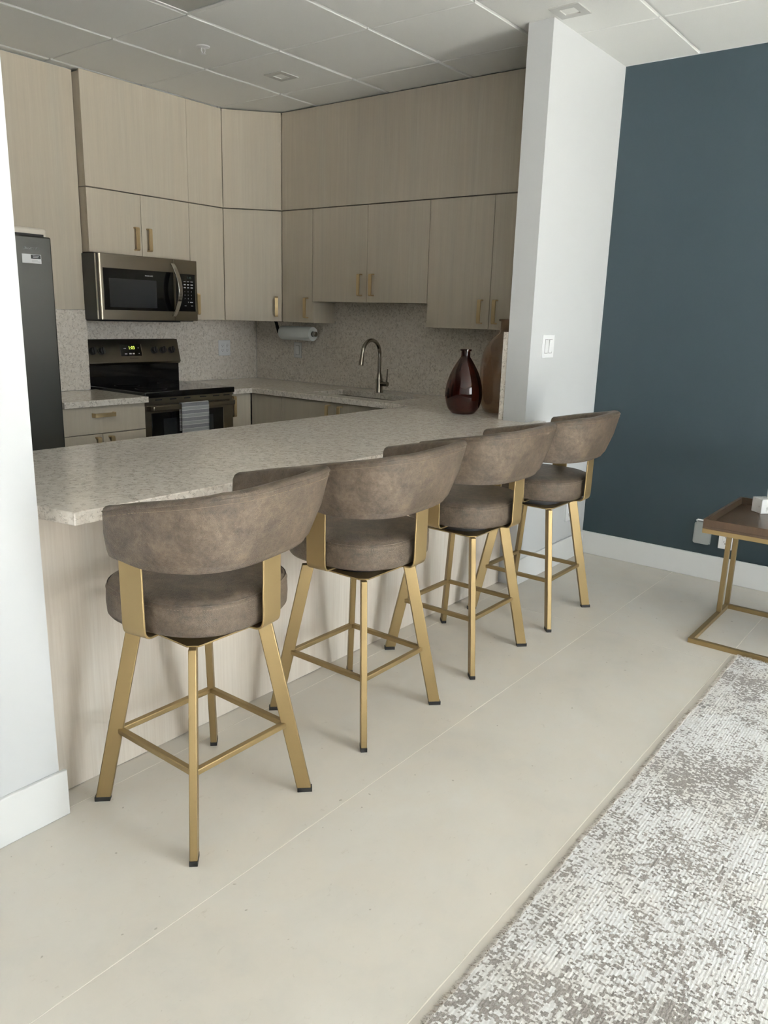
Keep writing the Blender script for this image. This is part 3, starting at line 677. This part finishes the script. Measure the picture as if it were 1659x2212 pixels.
mb = MB(); mb.tube([(-.010,0,-.008),(-.013,0,-.022),(-.004,0,-.034),(0,0,-.036),(.004,0,-.034),(.013,0,-.022),(.010,0,-.008)], .0025, 8); mb.obj('yoke', M_plastic, u)
MB().lathe([(.0,-.034),(.013,-.035),(.013,-.037),(.0,-.038)], seg=16, cap=False).obj('deflector', M_plastic, u)
MB().tube([(0,0,-.009),(0,0,-.034)], .002, 8).obj('bulb', M_chrome, u)

# ------------------------------------------------------------------ bar stools
def sellipse(t, a, bneg, bpos, n):
    c, s_ = math.cos(t), math.sin(t)
    return (a*math.copysign(abs(c)**(2/n), c), (bpos if s_ > 0 else bneg)*math.copysign(abs(s_)**(2/n), s_))
def superring(h, n, z, N=72): return [(*sellipse(2*PI*k/N, h, h, h, n), z) for k in range(N)]
def make_stool():
    root = thing('bar_stool', (0,0,0), '', 'stool', 'upholstered swivel stools along the bar')
    # legs: flat tube, broad side radial
    for sx, sy in ((-1,-1), (1,-1), (1,1), (-1,1)):
        dr_ = Vector((sx, sy, 0)).normalized(); tg = Vector((-dr_.y, dr_.x, 0)); rings = []
        for r_, z in ((.2935, .013), (.178, .557)):
            c0 = dr_*r_; w, t_ = .0215, .0105
            rings.append([tuple(c0+dr_*a_*w+tg*b_*t_+Vector((0,0,z))) for a_, b_ in ((1,-1),(1,1),(-1,1),(-1,-1))])
        lg = MB().loops(rings).obj('leg', M_gold, root, bevel=.0025)
        c0 = dr_*.296; MB().loops([[tuple(c0+dr_*a_*.022+tg*b_*.011+Vector((0,0,z))) for a_, b_ in ((1,-1),(1,1),(-1,1),(-1,-1))] for z in (0, .014)]).obj('foot_cap', M_rubber, lg, bevel=.001)
    q = .168; zr = .226
    for k, (p0, p1) in enumerate((((-q,-q),(q,-q)), ((q,-q),(q,q)), ((q,q),(-q,q)), ((-q,q),(-q,-q)))):
        d = Vector((p1[0]-p0[0], p1[1]-p0[1], 0)).normalized()*.002
        MB().ribbon([Vector((*p0, zr))+d, Vector((*p1, zr))-d], .018, (0,0,1), .017).obj('footrest_bar', M_gold, root, bevel=.0025)
    h = .138; c = .022
    MB().prism([(-h+c,-h),(h-c,-h),(h,-h+c),(h,h-c),(h-c,h),(-h+c,h),(-h,h-c),(-h,-h+c)], .556, .5605).obj('top_plate', M_gold, root)
    MB().lathe([(.0,.561),(.112,.561),(.112,.594),(.09,.597),(.0,.597)], seg=28, cap=False).obj('swivel', M_rubber, root)
    # seat
    sh, n = .226, 2.6
    seat = MB().loops([superring(sh-.016, n, .6045), superring(sh-.005, n, .607), superring(sh, n, .614), superring(sh+.002, n, .645), superring(sh, n, .682), superring(sh-.003, n, .690),
                       superring(sh-.006, n, .6925), superring(sh-.009, n, .697), superring(sh-.025, n, .7035), superring(sh-.06, n, .7075), superring(sh-.12, n, .7085), superring(.02, 2, .7085)]).obj('seat', M_leather, root, smooth=50)
    N = 96; r1 = superring(sh-.0035, n, .6915, N); MB().tube(r1+[r1[0]], .0016, 6, cap=False).obj('piping', M_leather, seat)
    mb = MB()
    for k in range(150):
        p = Vector((*sellipse(2*PI*k/150, sh+.0005, sh+.0005, sh+.0005, n), .682)); p2 = Vector((*sellipse(2*PI*(k+.5)/150, sh+.0005, sh+.0005, sh+.0005, n), .682)); mb.tube([p, p2], .0008, 4)
    mb.obj('stitching', M_stitch, seat)
    # backrest: band wrapping the back from one arm to the other
    NB = 96; t0, t1 = math.radians(166), math.radians(374)
    def sect(t, kth=1.0, inset=0.0):
        back = max(0, math.sin(-t+2*PI)) if False else max(0.0, -math.sin(t))     # 1 at the very back
        yy = sellipse(t, .27, .30, .055/(.2419**(2/4.2)), 4.2)[1]
        w_ = min(1, max(0, (.058-yy)/.33)); top = .936+.066*w_; bot = .806-.013*min(1, w_*2)
        # ring in plan for a given height: rounder at the bottom edge, squarer and wider at the top edge
        def outp(z, off):
            k = min(1.05, max(0, (z-.80)/.21)); n_ = 2.9+1.3*k; a = .274+.012*k; bn = .268+.054*k**.7
            x, y = sellipse(t, a, bn, .055/(.2419**(2/n_)), n_); v = Vector((x, y, 0))
            nx = math.copysign(abs(x/a)**(n_-1)/a, x); ny = math.copysign(abs(min(0, y)/bn)**(n_-1)/bn, -1 if y < 0 else 1); nn = Vector((nx, ny, 0)).normalized()
            return v-nn*off
        T = .050*kth; pts = []
        m_ = (bot+top)/2; hz = (top-bot)/2*(1-inset)
        lo, hi = m_-hz, m_+hz
        prof_ = [(lo+.006, .004), (lo+.022, -.0005), (m_, -.004), (hi-.022, -.001), (hi-.010, .0005), (hi-.004, .004), (hi, .012), (hi+.001, T*.5), (hi-.003, T*.85), (hi-.014, T), (m_, T*1.02), (lo+.014, T), (lo+.004, T*.88), (lo, T*.6), (lo, T*.3), (lo+.002, T*.1)]
        for z, off in prof_:
            off2 = T/2+(off-T/2)*1.0
            v = outp(z, off2+(.050-T)/2); pts.append((v.x, v.y, z))
        return pts
    rings = []
    for k in range(NB+1):
        t = t0+(t1-t0)*k/NB; rings.append(sect(t))
    def endcap(t, sgn):
        out = []
        for kth, ins, dt in ((.94, .03, .010), (.75, .09, .020), (.4, .18, .027)): out.append(sect(t+sgn*dt*2.2, kth, ins))
        return out
    rings = endcap(t0, -1)[::-1]+rings+endcap(t1, 1)
    back = MB().loops(rings).obj('backrest', M_leather, root, smooth=60)
    rim = [r[4] for r in rings[2:-2]]; MB().tube([(x*1.002, y*1.002, z) for x, y, z in rim], .0016, 6).obj('piping', M_leather, back)
    mb = MB(); st_ = [Vector(r[3]) for r in rings[3:-3]]; 
    for i in range(len(st_)-1):
        for a_, b_ in ((0, .2), (.33, .53), (.66, .86)):
            p = st_[i].lerp(st_[i+1], a_); p2 = st_[i].lerp(st_[i+1], b_); ex = Vector((p.x, p.y, 0)).normalized()*.0006; mb.tube([p+ex, p2+ex], .0009, 4)
    mb.obj('stitching', M_stitch, back)
    # three flat straps from below the seat up into the backrest
    def strap(rot):
        w = .076; o0 = .246; zb = .5965; p = [(0, -.02, zb), (0, -(o0-.022), zb)]
        p += [(0, -(o0-.022)-.022*math.sin(math.radians(a)), zb+.022-.022*math.cos(math.radians(a))) for a in (20, 40, 60, 80)]
        p += [(0, -o0-.001, zb+.03), (0, -o0-.003, .83)]
        mb = MB().ribbon(p, .0058, (1,0,0), w); mb.xf(Matrix.Rotation(rot, 4, 'Z')); return mb
    for rot in (0, -PI/2, PI/2): strap(rot).obj('back_strap', M_gold, root, bevel=.0015, smooth=30)
    return root
UPPER = ('seat', 'backrest', 'back_strap')
def copy_tree(o, parent=None):
    c = o.copy(); COL.objects.link(c)
    if parent is not None: c.parent = parent
    for ch in o.children: copy_tree(ch, c)
    return c
stool = make_stool()
spots = [(1.098, 1.406, 10, 'taupe leather bar stool with gold legs, nearest one, at the left bar end'),
         (1.812, 1.418, 5, 'taupe leather bar stool with gold legs, second from the left wall'),
         (2.513, 1.430, 1, 'taupe leather bar stool with gold legs, third from the left wall'),
         (3.170, 1.420, 3, 'taupe leather bar stool with gold legs, the farthest one, before the teal wall')]
for i, (x, y, a, lab) in enumerate(spots):
    o = stool if i == 0 else copy_tree(stool); o.location = (x, y, 0); o['label'] = lab
    spots[i] = (o, a)
for o, a in spots:
    for ch in o.children:
        if ch.name.split('.')[0] in UPPER: ch.rotation_euler = (0, 0, math.radians(a))

# ------------------------------------------------------------------ side table with marble cubes
u = thing('side_table', (3.58, .39, 0), 'brass framed side table with dark wood tray top before the teal wall', 'table')
X0, X1, Y0, Y1 = -.308, .300, -.50, .275
def bar(a, b_, w=.020): return MB().ribbon([a, b_], w, (0,0,1), w)
def fbar(x0, y0, z0, x1, y1, z1, nm): B(x0, y0, z0, x1, y1, z1).obj(nm, M_gold, u, bevel=.0015)
w = .022
fbar(X0, Y0, 0, X0+w, Y1, w, 'base_rail'); fbar(X1-w, Y0, 0, X1, Y1, w, 'base_rail'); fbar(X0+w, Y1-w, 0, X1-w, Y1, w, 'base_rail'); fbar(X0+w, Y0, 0, X1-w, Y0+w, w, 'base_rail')
for yy in (Y0, Y1-w):
    for xx in (X1-w, X1-.165): fbar(xx, yy, w, xx+w, yy+w, .520, 'upright')
fbar(X0, Y0, .520, X0+w, Y1, .541, 'top_rail'); fbar(X1-w, Y0, .520, X1, Y1, .541, 'top_rail'); fbar(X0+w, Y1-w, .520, X1-w, Y1, .541, 'top_rail'); fbar(X0+w, Y0, .520, X1-w, Y0+w, .541, 'top_rail')
tr = B(X0, Y0, .541, X1, Y1, .551).obj('tray', M_tabletop, u)
for nm, a in (('tray_lip', (X0, Y0, X0+.014, Y1)), ('tray_lip', (X1-.014, Y0, X1, Y1)), ('tray_lip', (X0+.014, Y1-.014, X1-.014, Y1)), ('tray_lip', (X0+.014, Y0, X1-.014, Y0+.014))):
    B(a[0], a[1], .551, a[2], a[3], .584).obj(nm, M_tabletop, tr, bevel=.0015)
def cube(loc, rz, s_, label):
    t = B(-s_/2, -s_/2, 0, s_/2, s_/2, s_).obj('marble_cube', M_marble, None, bevel=.0025, loc=loc); t.rotation_euler = (0, 0, rz); tag(t, label, 'ornament')
cube((3.75, .530, .5512), math.radians(-40), .070, 'white marble cube lying on the side table tray, lower of the two')
cube((3.765, .480, .6214), math.radians(-20), .062, 'small white marble block stacked on the lower cube at the photo edge')

# ------------------------------------------------------------------ rug
u = thing('area_rug', (1.6, -.9, 0), 'large distressed ivory and grey rug at the lower right', 'rug')
rx, ry_ = 3.255-1.6, .445+.9; XR0, YR0 = -2.4, -1.6
mb = MB(); NX, NY = 260, 60
def edge(k): return .0018*math.sin(k*.13)+.0012*math.sin(k*.41+1)+.0008*math.sin(k*1.7)
top = []
P = []
for i in range(NX+1):
    x = XR0+(rx-XR0)*i/NX
    row = []
    for j in range(NY+1):
        t = j/NY; y = YR0+(ry_-YR0)*t; z = .011
        if j == NY: y += edge(i); z = .006
        if i == NX: z = .006
        row.append((x+(edge(j)*.8 if i == NX else 0), y, z))
    P.append(row)
vs = [p for r in P for p in r]; n2 = NY+1
fs = [(i*n2+j, (i+1)*n2+j, (i+1)*n2+j+1, i*n2+j+1) for i in range(NX) for j in range(NY)]
mb.add(vs, fs); bd = [P[i][0] for i in range(NX+1)]+[P[NX][j] for j in range(1, NY+1)]+[P[i][NY] for i in range(NX-1, -1, -1)]+[P[0][j] for j in range(NY-1, 0, -1)]
mb.loops([[(x, y, .0005) for x, y, z in bd], bd], cap=False)
mb.obj('pile', M_rug, u, smooth=50)
def tufts(mat, name, seed, dens):
    rnd = random.Random(seed); mb = MB()
    def tuft(x, y, dx, dy):
        L = rnd.uniform(.005, .013); w_ = rnd.uniform(.001, .002); z = rnd.uniform(.003, .011); a = rnd.uniform(-.8, .8)
        ex, ey = dx*math.cos(a)-dy*math.sin(a), dx*math.sin(a)+dy*math.cos(a); px_, py_ = -ey*w_, ex*w_
        bx, by = x-ex*.006, y-ey*.006
        mb.add([(bx+px_, by+py_, z), (bx-px_, by-py_, z), (x+ex*L, y+ey*L, rnd.uniform(.001, z)), (bx, by, z+.0025)], [(0,2,1), (0,3,2), (1,2,3), (0,1,3)])
    for k in range(int(dens*(rx-XR0))):
        x = rnd.uniform(-1.2, rx); i = (x-XR0)/(rx-XR0)*NX; tuft(x, ry_+edge(i)-.002, 0, 1)
    for k in range(int(dens*(ry_-YR0)*.6)):
        y = rnd.uniform(-.2, ry_); j = (y-YR0)/(ry_-YR0)*NY; tuft(rx+edge(j)*.8-.002, y, 1, 0)
    o = mb.obj(name, mat, u, smooth=0); o['kind'] = 'stuff'
tufts(M_rugedge, 'edge_yarn', 3, 1500); tufts(M_rugedge_dark, 'edge_yarn', 4, 350)
